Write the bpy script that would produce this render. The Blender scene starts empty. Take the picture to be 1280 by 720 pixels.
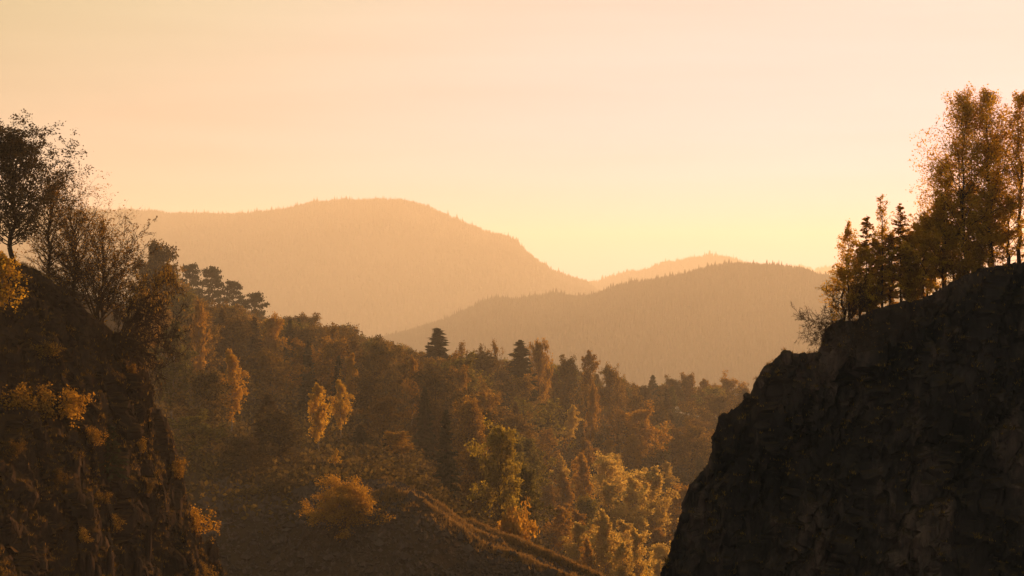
import bpy, math, random
import numpy as np
from mathutils import Vector

# ------------------------------------------------------------------ camera, sky, sun, exposure
S = bpy.context.scene
COL = S.collection
K = 0.249 / 640.0                       # radians per photograph pixel
SUN_AZ, SUN_EL = math.radians(27.0), math.radians(8.5)
SUN_DIR = Vector((math.sin(SUN_AZ) * math.cos(SUN_EL), math.cos(SUN_AZ) * math.cos(SUN_EL), math.sin(SUN_EL)))

cam_data = bpy.data.cameras.new("camera")
cam_data.sensor_width = 36.0
cam_data.lens = 18.0 / 0.249
cam_data.clip_start = 0.5
cam_data.clip_end = 30000.0
cam = bpy.data.objects.new("camera", cam_data)
cam.rotation_euler = (math.radians(90), 0, 0)
COL.objects.link(cam)
S.camera = cam

world = bpy.data.worlds.new("World")
S.world = world
world.use_nodes = True
wn, wl = world.node_tree.nodes, world.node_tree.links
wn.clear()
sky = wn.new("ShaderNodeTexSky")
sky.sky_type = 'NISHITA'
sky.sun_disc = False
sky.sun_elevation = SUN_EL
sky.sun_rotation = SUN_AZ
sky.altitude = 400
sky.air_density = 0.8
sky.dust_density = 1.5
sky.ozone_density = 1.0
tint = wn.new("ShaderNodeMix")
tint.data_type = 'RGBA'
tint.blend_type = 'MULTIPLY'
tint.inputs[0].default_value = 1.0
tint.inputs[7].default_value = (1.0, 0.66, 0.34, 1)
bg = wn.new("ShaderNodeBackground")
bg.inputs["Strength"].default_value = 0.05
wo = wn.new("ShaderNodeOutputWorld")
wl.new(sky.outputs[0], tint.inputs[6])
# a high, even veil of thin cloud that brightens towards the sun
wtc = wn.new("ShaderNodeTexCoord")
wdot = wn.new("ShaderNodeVectorMath"); wdot.operation = 'DOT_PRODUCT'
wdot.inputs[1].default_value = SUN_DIR
wl.new(wtc.outputs["Generated"], wdot.inputs[0])
wmap = wn.new("ShaderNodeMapRange"); wmap.inputs[1].default_value = -1.0; wmap.inputs[2].default_value = 1.0
wl.new(wdot.outputs["Value"], wmap.inputs[0])
veil = wn.new("ShaderNodeValToRGB")
vr = veil.color_ramp; vr.interpolation = 'B_SPLINE'
for pos, c in ((0.0, (0.21, 0.21, 0.23)), (0.5, (0.23, 0.21, 0.20)), (0.78, (0.33, 0.25, 0.15)), (0.86, (0.44, 0.35, 0.22)), (0.91, (0.50, 0.43, 0.33)), (0.95, (0.58, 0.485, 0.50)),
               (1.0, (0.70, 0.45, 0.60))):
    e = vr.elements[0] if pos == 0.0 else vr.elements[len(vr.elements) - 1] if pos == 1.0 else vr.elements.new(pos)
    e.position = pos
    e.color = (*c, 1)
wl.new(wmap.outputs[0], veil.inputs[0])
vs = wn.new("ShaderNodeVectorMath"); vs.operation = 'SCALE'; vs.inputs["Scale"].default_value = 12.0
wl.new(veil.outputs[0], vs.inputs[0])
cmap = wn.new("ShaderNodeMapping"); cmap.inputs["Scale"].default_value = (5.0, 5.0, 60.0); cmap.inputs["Rotation"].default_value = (0.0, 0.015, 0.0)
wl.new(wtc.outputs["Generated"], cmap.inputs[0])
cnz = wn.new("ShaderNodeTexNoise"); cnz.inputs["Scale"].default_value = 1.0; cnz.inputs["Detail"].default_value = 5.0
wl.new(cmap.outputs[0], cnz.inputs["Vector"])
cmr = wn.new("ShaderNodeMapRange"); cmr.inputs[1].default_value = 0.3; cmr.inputs[2].default_value = 0.7
cmr.inputs[3].default_value = 11.2; cmr.inputs[4].default_value = 12.6
wl.new(cnz.outputs["Fac"], cmr.inputs[0])
wl.new(cmr.outputs[0], vs.inputs["Scale"])
vmix = wn.new("ShaderNodeMix"); vmix.data_type = 'RGBA'; vmix.inputs[0].default_value = 0.9
# the veil is whiter towards the horizon and more golden higher up
wz = wn.new("ShaderNodeSeparateXYZ"); wl.new(wtc.outputs["Generated"], wz.inputs[0])
wzm = wn.new("ShaderNodeMapRange"); wzm.interpolation_type = 'SMOOTHSTEP'; wzm.inputs[1].default_value = -0.02; wzm.inputs[2].default_value = 0.17
wl.new(wz.outputs["Z"], wzm.inputs[0])
wzc = wn.new("ShaderNodeMix"); wzc.data_type = 'RGBA'
wzc.inputs[6].default_value = (0.96, 0.93, 1.38, 1); wzc.inputs[7].default_value = (1.0, 1.07, 0.90, 1)
wl.new(wzm.outputs[0], wzc.inputs[0])
wvm = wn.new("ShaderNodeVectorMath"); wvm.operation = 'MULTIPLY'
wl.new(vs.outputs[0], wvm.inputs[0]); wl.new(wzc.outputs[2], wvm.inputs[1])
wl.new(tint.outputs[2], vmix.inputs[6]); wl.new(wvm.outputs[0], vmix.inputs[7])
wl.new(vmix.outputs[2], bg.inputs["Color"])
wl.new(bg.outputs[0], wo.inputs["Surface"])

sun_data = bpy.data.lights.new("sun", 'SUN')
sun_data.energy = 5.0
sun_data.angle = math.radians(0.5)
sun_data.color = (1.0, 0.535, 0.225)
sun = bpy.data.objects.new("sun", sun_data)
sun.rotation_euler = SUN_DIR.to_track_quat('Z', 'Y').to_euler()
sun.location = SUN_DIR * 200
COL.objects.link(sun)

S.view_settings.view_transform = 'Standard'
S.view_settings.look = 'None'
S.view_settings.gamma = 1.0
S.view_settings.exposure = 1.15
S.view_settings.use_curve_mapping = False
S.cycles.max_bounces = 6
S.cycles.diffuse_bounces = 3
S.cycles.transmission_bounces = 4
S.cycles.volume_bounces = 0
S.cycles.use_denoising = True

HAZE_DENSITY = 1.75e-4
HAZE_COLOR = (1.0, 0.95, 0.88, 1)
HAZE_G = 0.27

# ------------------------------------------------------------------ helpers
RNG = np.random.default_rng(11)


def make_mesh(name, V, F, mat=None, smooth=False):
    V = np.ascontiguousarray(V, dtype=np.float32)
    F = np.ascontiguousarray(F, dtype=np.int32)
    me = bpy.data.meshes.new(name)
    me.vertices.add(len(V))
    me.vertices.foreach_set("co", V.ravel())
    nf, k = F.shape
    me.loops.add(nf * k)
    me.loops.foreach_set("vertex_index", F.ravel())
    me.polygons.add(nf)
    me.polygons.foreach_set("loop_start", np.arange(0, nf * k, k, dtype=np.int32))
    me.polygons.foreach_set("loop_total", np.full(nf, k, dtype=np.int32))
    me.polygons.foreach_set("use_smooth", np.full(nf, bool(smooth)))
    me.update(calc_edges=True)
    if mat:
        me.materials.append(mat)
    return me


def link(name, data, parent=None, loc=None):
    o = bpy.data.objects.new(name, data)
    COL.objects.link(o)
    if parent is not None:
        o.parent = parent
    if loc is not None:
        o.location = loc
    return o


def tag(o, label=None, cat=None, group=None, kind=None):
    if label:
        o["label"] = label
    if cat:
        o["category"] = cat
    if group:
        o["group"] = group
    if kind:
        o["kind"] = kind
    return o


def _hash(ix, iy, iz, seed):
    h = (ix.astype(np.int64) * 374761393 + iy.astype(np.int64) * 668265263 + iz.astype(np.int64) * 2147483647 + seed * 974634777) & 0xFFFFFFFF
    h = ((h ^ (h >> 13)) * 1274126177) & 0xFFFFFFFF
    h = ((h ^ (h >> 16)) * 2246822519) & 0xFFFFFFFF
    h = h ^ (h >> 15)
    return (h & 0xFFFFFF).astype(np.float64) / 0xFFFFFF


def vnoise(P, seed=0):
    I = np.floor(P)
    f = P - I
    I = I.astype(np.int64)
    u = f * f * f * (f * (f * 6 - 15) + 10)
    out = 0
    for dx in (0, 1):
        wx = u[:, 0] if dx else 1 - u[:, 0]
        for dy in (0, 1):
            wy = u[:, 1] if dy else 1 - u[:, 1]
            for dz in (0, 1):
                wz = u[:, 2] if dz else 1 - u[:, 2]
                out = out + wx * wy * wz * _hash(I[:, 0] + dx, I[:, 1] + dy, I[:, 2] + dz, seed)
    return out * 2 - 1


def fbm(P, octaves=4, seed=0, gain=0.5):
    a, s, t = 1.0, 0.0, 0.0
    Q = P.copy()
    for i in range(octaves):
        s = s + a * vnoise(Q, seed + i * 17)
        t += a
        a *= gain
        Q = Q * 2.03 + 11.7
    return s / t


def worley(P, seed=0):
    """F1, F2, the cell's random number and the offset from the cell's point"""
    I = np.floor(P).astype(np.int64)
    n = len(P)
    d1 = np.full(n, 9e9); d2 = np.full(n, 9e9); cid = np.zeros(n)
    off = np.zeros((n, 3))
    for dx in (-1, 0, 1):
        for dy in (-1, 0, 1):
            for dz in (-1, 0, 1):
                cx, cy, cz = I[:, 0] + dx, I[:, 1] + dy, I[:, 2] + dz
                q = np.stack([cx + _hash(cx, cy, cz, seed), cy + _hash(cx, cy, cz, seed + 1), cz + _hash(cx, cy, cz, seed + 2)], 1)
                o = P - q
                d = np.sqrt((o ** 2).sum(1))
                c = _hash(cx, cy, cz, seed + 3)
                m = d < d1
                d2 = np.where(m, d1, np.minimum(d2, d))
                cid = np.where(m, c, cid)
                off = np.where(m[:, None], o, off)
                d1 = np.where(m, d, d1)
    return d1, d2, cid, off


def blocks(P, seed):
    """stepped, tilted facets of fractured rock, about -1 .. 1"""
    d1, d2, c, o = worley(P, seed)
    tx = np.sin(c * 91.7) * 0.9
    tz = np.cos(c * 57.3) * 0.9
    return (c * 2 - 1) * 0.6 + o[:, 0] * tx + o[:, 2] * tz - 0.35 * np.exp(-((d2 - d1) / 0.07) ** 2)


def grid_faces(nu, nv):
    i = np.arange((nu - 1) * (nv - 1))
    a = (i // (nv - 1)) * nv + i % (nv - 1)
    return np.stack([a, a + nv, a + nv + 1, a + 1], 1)


def norm(v):
    return v / (np.linalg.norm(v) + 1e-9)


# ------------------------------------------------------------------ materials
def new_mat(name):
    m = bpy.data.materials.new(name)
    m.use_nodes = True
    m.node_tree.nodes.clear()
    return m, m.node_tree.nodes, m.node_tree.links


def ramp(n, stops):
    r = n.new("ShaderNodeValToRGB")
    e = r.color_ramp.elements
    while len(e) < len(stops):
        e.new(0.5)
    for el, (p, c) in zip(e, stops):
        el.position = p
        el.color = (*c, 1)
    return r


def leaf_mat(name, dark, mid, light, transl=0.45):
    m, n, l = new_mat(name)
    geo = n.new("ShaderNodeNewGeometry")
    info = n.new("ShaderNodeObjectInfo")
    add = n.new("ShaderNodeMath"); add.operation = 'MULTIPLY_ADD'
    add.inputs[1].default_value = 0.42
    mul = n.new("ShaderNodeMath"); mul.operation = 'MULTIPLY'; mul.inputs[1].default_value = 0.58
    l.new(geo.outputs["Random Per Island"], mul.inputs[0])
    l.new(info.outputs["Random"], add.inputs[0])
    l.new(mul.outputs[0], add.inputs[2])
    r = ramp(n, [(0.05, dark), (0.5, mid), (0.95, light)])
    l.new(add.outputs[0], r.inputs[0])
    d = n.new("ShaderNodeBsdfDiffuse")
    t = n.new("ShaderNodeBsdfTranslucent")
    mx = n.new("ShaderNodeMixShader"); mx.inputs[0].default_value = transl
    o = n.new("ShaderNodeOutputMaterial")
    l.new(r.outputs[0], d.inputs[0]); l.new(r.outputs[0], t.inputs[0])
    l.new(d.outputs[0], mx.inputs[1]); l.new(t.outputs[0], mx.inputs[2])
    l.new(mx.outputs[0], o.inputs[0])
    return m


def rough_mat(name, c1, c2, scale=1.0, bump=0.3, detail=8, stretch=(1, 1, 1), c3=None, up=None, up_lo=0.55, up_hi=0.8, fine=6.0):
    """noise mottled rock, earth or bark; up: colour of what grows on the level places"""
    m, n, l = new_mat(name)
    tc = n.new("ShaderNodeTexCoord")
    mp = n.new("ShaderNodeMapping"); mp.inputs["Scale"].default_value = stretch
    l.new(tc.outputs["Object"], mp.inputs[0])
    nz = n.new("ShaderNodeTexNoise"); nz.inputs["Scale"].default_value = scale; nz.inputs["Detail"].default_value = detail
    nz.inputs["Roughness"].default_value = 0.65
    l.new(mp.outputs[0], nz.inputs["Vector"])
    stops = [(0.33, c1), (0.68, c2)] if c3 is None else [(0.3, c1), (0.52, c2), (0.72, c3)]
    r = ramp(n, stops)
    l.new(nz.outputs["Fac"], r.inputs[0])
    col = r.outputs[0]
    nf = n.new("ShaderNodeTexNoise"); nf.inputs["Scale"].default_value = fine; nf.inputs["Detail"].default_value = 6
    l.new(mp.outputs[0], nf.inputs["Vector"])
    if up is not None:
        geo = n.new("ShaderNodeNewGeometry")
        sx = n.new("ShaderNodeSeparateXYZ"); l.new(geo.outputs["True Normal"], sx.inputs[0])
        ad = n.new("ShaderNodeMath"); ad.operation = 'MULTIPLY_ADD'; ad.inputs[1].default_value = 0.7
        l.new(nf.outputs["Fac"], ad.inputs[0]); l.new(sx.outputs["Z"], ad.inputs[2])
        mr = n.new("ShaderNodeMapRange"); mr.inputs[1].default_value = up_lo + 0.35; mr.inputs[2].default_value = up_hi + 0.35
        l.new(ad.outputs[0], mr.inputs[0])
        mx = n.new("ShaderNodeMix"); mx.data_type = 'RGBA'
        l.new(mr.outputs[0], mx.inputs[0]); l.new(col, mx.inputs[6])
        mx.inputs[7].default_value = (*up, 1)
        col = mx.outputs[2]
    b = n.new("ShaderNodeBump"); b.inputs["Strength"].default_value = bump; b.inputs["Distance"].default_value = 0.15
    l.new(nf.outputs["Fac"], b.inputs["Height"])
    p = n.new("ShaderNodeBsdfPrincipled"); p.inputs["Roughness"].default_value = 0.92
    p.inputs["Specular IOR Level"].default_value = 0.0
    l.new(col, p.inputs["Base Color"]); l.new(b.outputs[0], p.inputs["Normal"])
    o = n.new("ShaderNodeOutputMaterial"); l.new(p.outputs[0], o.inputs[0])
    return m


L = {
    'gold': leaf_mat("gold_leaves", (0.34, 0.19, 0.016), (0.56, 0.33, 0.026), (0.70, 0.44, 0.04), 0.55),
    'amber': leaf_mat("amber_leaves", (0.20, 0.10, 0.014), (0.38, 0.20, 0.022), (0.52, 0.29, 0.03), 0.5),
    'copper': leaf_mat("copper_leaves", (0.10, 0.05, 0.012), (0.22, 0.115, 0.018), (0.50, 0.28, 0.035), 0.42),  # light tone of copper, russet, olive, brown raised to paint in sunlit highlights
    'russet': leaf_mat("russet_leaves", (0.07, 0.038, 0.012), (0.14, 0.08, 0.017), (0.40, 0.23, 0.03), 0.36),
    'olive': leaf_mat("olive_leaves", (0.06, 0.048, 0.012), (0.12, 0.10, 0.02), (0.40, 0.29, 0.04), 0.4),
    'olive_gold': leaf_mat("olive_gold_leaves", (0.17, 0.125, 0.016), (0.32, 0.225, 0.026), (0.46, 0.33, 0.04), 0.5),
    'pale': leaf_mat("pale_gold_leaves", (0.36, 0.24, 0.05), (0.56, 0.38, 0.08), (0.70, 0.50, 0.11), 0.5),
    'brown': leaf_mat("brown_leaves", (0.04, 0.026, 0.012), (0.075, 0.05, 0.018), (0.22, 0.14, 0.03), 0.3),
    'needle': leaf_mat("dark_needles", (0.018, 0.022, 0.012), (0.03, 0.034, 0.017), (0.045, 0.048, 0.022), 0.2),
    'pine': leaf_mat("pine_needles", (0.03, 0.032, 0.018), (0.045, 0.046, 0.024), (0.065, 0.06, 0.03), 0.25),
    'rusty_needle': leaf_mat("rusty_needles", (0.05, 0.032, 0.014), (0.09, 0.055, 0.018), (0.15, 0.085, 0.02), 0.4),
    'grass': leaf_mat("dry_grass", (0.13, 0.075, 0.025), (0.22, 0.13, 0.04), (0.32, 0.19, 0.06), 0.45),
    'far': leaf_mat("far_forest", (0.030, 0.026, 0.014), (0.036, 0.03, 0.016), (0.044, 0.034, 0.017), 0.48),
}
BARK = rough_mat("dark_bark", (0.025, 0.018, 0.013), (0.06, 0.042, 0.03), 4, 0.4, stretch=(1, 1, 0.25))
BIRCH_BARK = rough_mat("birch_bark", (0.08, 0.06, 0.045), (0.38, 0.32, 0.26), 1.6, 0.2, stretch=(1, 1, 2.2))
TWIG = rough_mat("twig_bark", (0.035, 0.022, 0.014), (0.07, 0.042, 0.025), 3, 0.1)
GROUND = rough_mat("leaf_litter_earth", (0.028, 0.02, 0.015), (0.05, 0.034, 0.022), 0.05, 0.8, c3=(0.075, 0.046, 0.024), fine=1.2)
HILL = rough_mat("forest_floor", (0.022, 0.019, 0.012), (0.03, 0.025, 0.014), 0.01, 0.3, fine=0.3)
ROCK_R = rough_mat("dark_quarry_rock", (0.014, 0.012, 0.011), (0.045, 0.034, 0.028), 0.2, 0.9, stretch=(1, 1, 0.28),
                   c3=(0.19, 0.125, 0.088), up=(0.045, 0.03, 0.016), up_lo=0.55, up_hi=0.8, fine=2.5)
ROCK_L = rough_mat("brown_quarry_rock", (0.018, 0.013, 0.011), (0.04, 0.027, 0.02), 0.35, 0.9, stretch=(1, 1, 0.55),
                   c3=(0.09, 0.056, 0.036), up=(0.055, 0.032, 0.014), up_lo=0.3, up_hi=0.6, fine=3.0)
STONE = rough_mat("scree_stone", (0.05, 0.038, 0.032), (0.11, 0.085, 0.07), 1.2, 0.4)


# ------------------------------------------------------------------ the ground
GY = np.array([120, 180, 205, 220, 235, 260, 300, 350, 400, 450, 500, 600, 700, 900, 1500, 2500], float)
GP = np.array([-1500, -300, 0, 100, 200, 350, 480, 600, 750, 900, 1100, 1600, 3000], float)
GZ = np.array([
    [0, 5, 8, 10, 14, 18, 22, 28, 34, 38, 40, 40, 35, 20, -60, -135],
    [-20, -12, -9, -6, -3, 1, 5, 9, 12, 13, 13, 10, 3, -12, -80, -135],
    [-40, -32, -26, -22, -18, -15, -10, -6, -2, 0, 1, -2, -12, -35, -90, -135],
    [-46, -38, -30, -25, -21, -17, -14, -10, -6, -3, -2, -5, -15, -40, -95, -135],
    [-48, -40, -34, -28, -23, -21, -18.5, -15.5, -12, -9, -8, -9, -18, -45, -95, -135],
    [-50, -44, -38, -31, -25, -23.5, -23, -20.5, -18.5, -17.5, -18, -22, -32, -55, -100, -135],
    [-50, -46, -37.5, -28.5, -22.8, -24, -24, -23.5, -23, -23, -23.5, -27, -38, -60, -105, -135],
    [-52, -48, -41, -35.5, -30.0, -31.0, -33.5, -32.5, -30, -29, -29.5, -34, -44, -66, -110, -135],
    [-54, -51, -46, -41, -36.0, -38.0, -47, -53, -52, -44, -36.5, -35, -46, -75, -115, -135],
    [-56, -55, -53, -51, -49, -52, -58, -62, -62, -58, -51, -42, -46, -80, -120, -135],
    [-58, -58, -58, -58, -58, -60, -62, -64, -63, -60, -57, -50, -50, -80, -120, -135],
    [-60, -60, -60, -60, -60, -60, -60, -60, -60, -60, -58, -54, -55, -80, -120, -135],
    [-55, -55, -55, -55, -55, -55, -55, -55, -55, -55, -55, -55, -60, -80, -120, -135]], float)


def hermite(xs, ys, x):
    """monotone cubic through the columns of ys (len(xs), n) at x (n,) row by row"""
    d = np.diff(ys, axis=0) / np.diff(xs)[:, None]
    m = np.zeros_like(ys)
    m[1:-1] = np.where(d[:-1] * d[1:] > 0, 2 * d[:-1] * d[1:] / (d[:-1] + d[1:] + 1e-12), 0)
    m[0], m[-1] = d[0], d[-1]
    x = np.clip(x, xs[0], xs[-1])
    i = np.clip(np.searchsorted(xs, x) - 1, 0, len(xs) - 2)
    h = xs[i + 1] - xs[i]
    t = (x - xs[i]) / h
    c = np.arange(ys.shape[1]) if ys.shape[1] == len(x) else np.zeros(len(x), int)
    y0, y1, m0, m1 = ys[i, c], ys[i + 1, c], m[i, c], m[i + 1, c]
    t2, t3 = t * t, t * t * t
    return y0 * (2 * t3 - 3 * t2 + 1) + h * m0 * (t3 - 2 * t2 + t) + y1 * (-2 * t3 + 3 * t2) + h * m1 * (t3 - t2)


def smooth_cols(px):
    i = np.clip(np.searchsorted(GP, px) - 1, 0, len(GP) - 2)
    t = np.clip((px - GP[i]) / (GP[i + 1] - GP[i]), 0, 1)
    return i, t


def ground_z(X, Y):
    X = np.atleast_1d(np.asarray(X, float)); Y = np.atleast_1d(np.asarray(Y, float))
    Ye = np.maximum(Y, 120)
    px = np.clip(640 + X / (K * Ye), GP[0], GP[-1])
    cols = np.stack([hermite(GY, GZ[j][:, None], Ye) for j in range(len(GP))], 0)   # (columns, n)
    z = hermite(GP, cols, px)
    P = np.stack([X, Y, 0 * X], 1)
    amp = np.clip(Ye / 400, 0.35, 3)
    z = z + amp * 1.1 * fbm(P / 28.0, 3, 5) + 0.25 * fbm(P / 5.0, 3, 9)
    near = np.clip((250 - Y) / 12, 0, 1)
    z = z - near * (0.45 * np.abs(fbm(np.stack([X / 2.2, Y / 9.0, 0 * X], 1), 3, 13)) + 0.22 * fbm(P / 1.3, 3, 15))
    # an unseen knoll beyond the right cliff, added to shade the near air
    rr = np.sqrt(((X - 195) / 80.0) ** 2 + ((Y - 300) / 105.0) ** 2)
    tt = np.clip((1.0 - rr) / 0.45, 0, 1)
    z = z + 220 * tt * tt * (3 - 2 * tt)
    # the old quarry tracks: small banks that run down the scree
    for (pts, h, w) in BANKS:
        dmin = np.full(len(X), 9e9)
        for (a, b) in zip(pts[:-1], pts[1:]):
            ab = np.array(b) - np.array(a)
            t = np.clip(((X - a[0]) * ab[0] + (Y - a[1]) * ab[1]) / (ab @ ab), 0, 1)
            dmin = np.minimum(dmin, np.hypot(X - a[0] - t * ab[0], Y - a[1] - t * ab[1]))
        z = z + h * np.exp(-(dmin / w) ** 2)
    return z


def xy(px, Y):
    return ((px - 640) * K * Y, Y)


BANKS = [([xy(455, 229), xy(520, 233), xy(570, 236), xy(640, 238), xy(740, 238)], 0.9, 1.5),
         ([xy(590, 250), xy(660, 252), xy(770, 250)], 1.3, 1.5),
         ([xy(540, 243), xy(580, 244), xy(620, 246)], 0.8, 1.3)]

us = np.concatenate([-np.geomspace(1.1, 0.17, 40), np.linspace(-0.165, 0.165, 330), np.geomspace(0.17, 1.1, 40)])
ys = np.concatenate([np.linspace(-150, 190, 14), np.linspace(194, 275, 170), np.linspace(277, 720, 150), np.geomspace(735, 9400, 50)])
UU, YY = np.meshgrid(us, ys, indexing='ij')
XX = UU * np.maximum(YY, 420)
ZZ = ground_z(XX.ravel(), YY.ravel())
ground = link("ground", make_mesh("ground", np.stack([XX.ravel(), YY.ravel(), ZZ], 1), grid_faces(len(us), len(ys)), GROUND, True))
tag(ground, "brown leaf strewn earth of the wooded valley and its scree", kind='structure')


def gz(x, y):
    return float(ground_z([x], [y])[0])


# ------------------------------------------------------------------ distant hills and the woods on them
def cone_wood(name, P, H, W, mat, sides=5):
    n = len(P)
    ang = np.linspace(0, 2 * np.pi, sides, endpoint=False)
    V, F = [], []
    base = 0
    for (z0, z1, w) in ((0.0, 0.62, 1.0), (0.38, 1.0, 0.62)):
        a = ang[None, :] + RNG.uniform(0, 6, (n, 1))
        jr = RNG.uniform(0.7, 1.25, (n, sides))
        ring = np.stack([P[:, 0:1] + np.cos(a) * W[:, None] * 0.5 * w * jr,
                         P[:, 1:2] + np.sin(a) * W[:, None] * 0.5 * w * jr,
                         P[:, 2:3] + H[:, None] * (z0 + RNG.uniform(-0.04, 0.04, (n, sides)))], 2)
        tip = P + np.stack([RNG.normal(0, .3, n), RNG.normal(0, .3, n), H * z1], 1)
        vv = np.concatenate([ring, tip[:, None, :]], 1).reshape(-1, 3)
        b = base + np.arange(n)[:, None] * (sides + 1)
        i = np.arange(sides)[None, :]
        f = np.stack([b + i, b + (i + 1) % sides, np.broadcast_to(b + sides, (n, sides))], 2).reshape(-1, 3)
        V.append(vv); F.append(f); base += len(vv)
    return make_mesh(name, np.concatenate(V), np.concatenate(F), mat)


def make_hill(ridge, Y0, front, back, seed, ntree, th, label, wlabel, base=-140.0):
    rx = np.array([(p - 640) * K * Y0 for p, _ in ridge]); rz = np.array([(360 - q) * K * Y0 for _, q in ridge])
    rz = rz - th * 0.8                                   # the ridge itself, below its trees
    x0, x1 = rx[0], rx[-1]

    def height(x, v):
        c = np.interp(x, rx, rz)
        pr = np.where(v < 0, np.clip(1 - np.abs(v) ** 1.25, 0, 1), np.clip(1 - np.abs(v) ** 1.6, 0, 1))
        P = np.stack([x / 260, v * (front / 260), 0 * x], 1)
        g = fbm(P * 0.8, 4, seed)
        return base + (c - base) * pr + g * 60 * np.clip(np.abs(v) * 3, 0, 1) * np.clip(pr * 2, 0, 1)
    nu, nv = 220, 90
    xs = np.linspace(x0, x1, nu); vs = np.concatenate([np.linspace(-1, 0, 60), np.linspace(0, 1, 31)[1:]])
    A, B = np.meshgrid(xs, vs, indexing='ij')
    y = Y0 + np.where(B < 0, B * front, B * back)
    V = np.stack([A.ravel(), y.ravel(), height(A.ravel(), B.ravel())], 1)
    o = link("hill", make_mesh("hill", V, grid_faces(nu, nv), HILL, True))
    tag(o, label, kind='structure')
    # woods: thick along the crest and over the side that shows
    nr = ntree // 3
    tx = np.concatenate([RNG.uniform(x0, x1, ntree - nr), RNG.uniform(x0, x1, nr)])
    tv = np.concatenate([-np.abs(RNG.uniform(0, 0.9, ntree - nr)) ** 1.15, RNG.normal(0, 0.012, nr)])
    clump = fbm(np.stack([tx / 55, tv * front / 90, 0 * tx], 1), 3, seed + 5)
    keep = (clump > -0.62 + RNG.normal(0, .1, len(tx)))
    tx, tv, clump = tx[keep], tv[keep], clump[keep]
    ty = Y0 + np.where(tv < 0, tv * front, tv * back)
    P = np.stack([tx, ty, height(tx, tv) - 0.5], 1)
    H = th * RNG.uniform(0.5, 1.0, len(tx)) * (1 + 0.5 * clump) * np.where(np.abs(tv) < 0.04, 1.0, 0.75)
    tall = RNG.uniform(0, 1, len(tx)) < 0.05
    H = np.where(tall, H * 1.3, H)
    W = H * RNG.uniform(0.24, 0.5, len(tx))
    w = link("conifer_wood", cone_wood("conifer_wood", P, H, W, L['far']))
    tag(w, wlabel, "wood", kind='stuff')


make_hill([(-500, 300), (-200, 270), (60, 264), (170, 263), (270, 265), (330, 266), (380, 256), (430, 249), (500, 248), (540, 262), (590, 284),
           (640, 299), (672, 320), (690, 338), (730, 352), (760, 366), (800, 385), (900, 430)], 5000, 1300, 900, 31, 46000, 22,
          "broad wooded hill with a rounded top, tallest on the skyline",
          "dense conifers covering the tallest, broad rounded hill on the skyline")
make_hill([(430, 440), (490, 416), (540, 400), (580, 390), (620, 374), (680, 370), (740, 366), (800, 352), (860, 340), (905, 330), (960, 329), (1010, 336),
           (1060, 352), (1150, 380), (1300, 420)], 3000, 750, 600, 47, 36000, 17,
          "low wooded ridge in front of the tall hill, behind the valley",
          "conifers and bare trees covering the low ridge behind the valley")
make_hill([(640, 380), (700, 358), (745, 350), (790, 338), (840, 326), (885, 318), (915, 324), (950, 336), (1010, 350), (1080, 380)], 6000, 900, 700, 59, 9000, 24,
          "pale wooded hill peeping above the low ridge at the gap",
          "hazy conifers standing in clumps on the pale hill above the low ridge")
make_hill([(860, 360), (930, 345), (985, 333), (1010, 331), (1060, 336), (1130, 345), (1300, 340), (1500, 370)], 7500, 900, 700, 71, 5000, 22,
          "palest and farthest hill, just showing beside the right cliff's bushes",
          "faint trees on the farthest, palest hill beside the right cliff")

# ------------------------------------------------------------------ the two cliffs


def densify(pts, step):
    out = []
    for (a, b) in zip(pts[:-1], pts[1:]):
        n = max(1, int(math.ceil(math.hypot(b[0] - a[0], b[1] - a[1]) / step)))
        for i in range(n):
            t = i / n
            out.append((a[0] + (b[0] - a[0]) * t, a[1] + (b[1] - a[1]) * t))
    out.append(pts[-1])
    return np.array(out)


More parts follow.
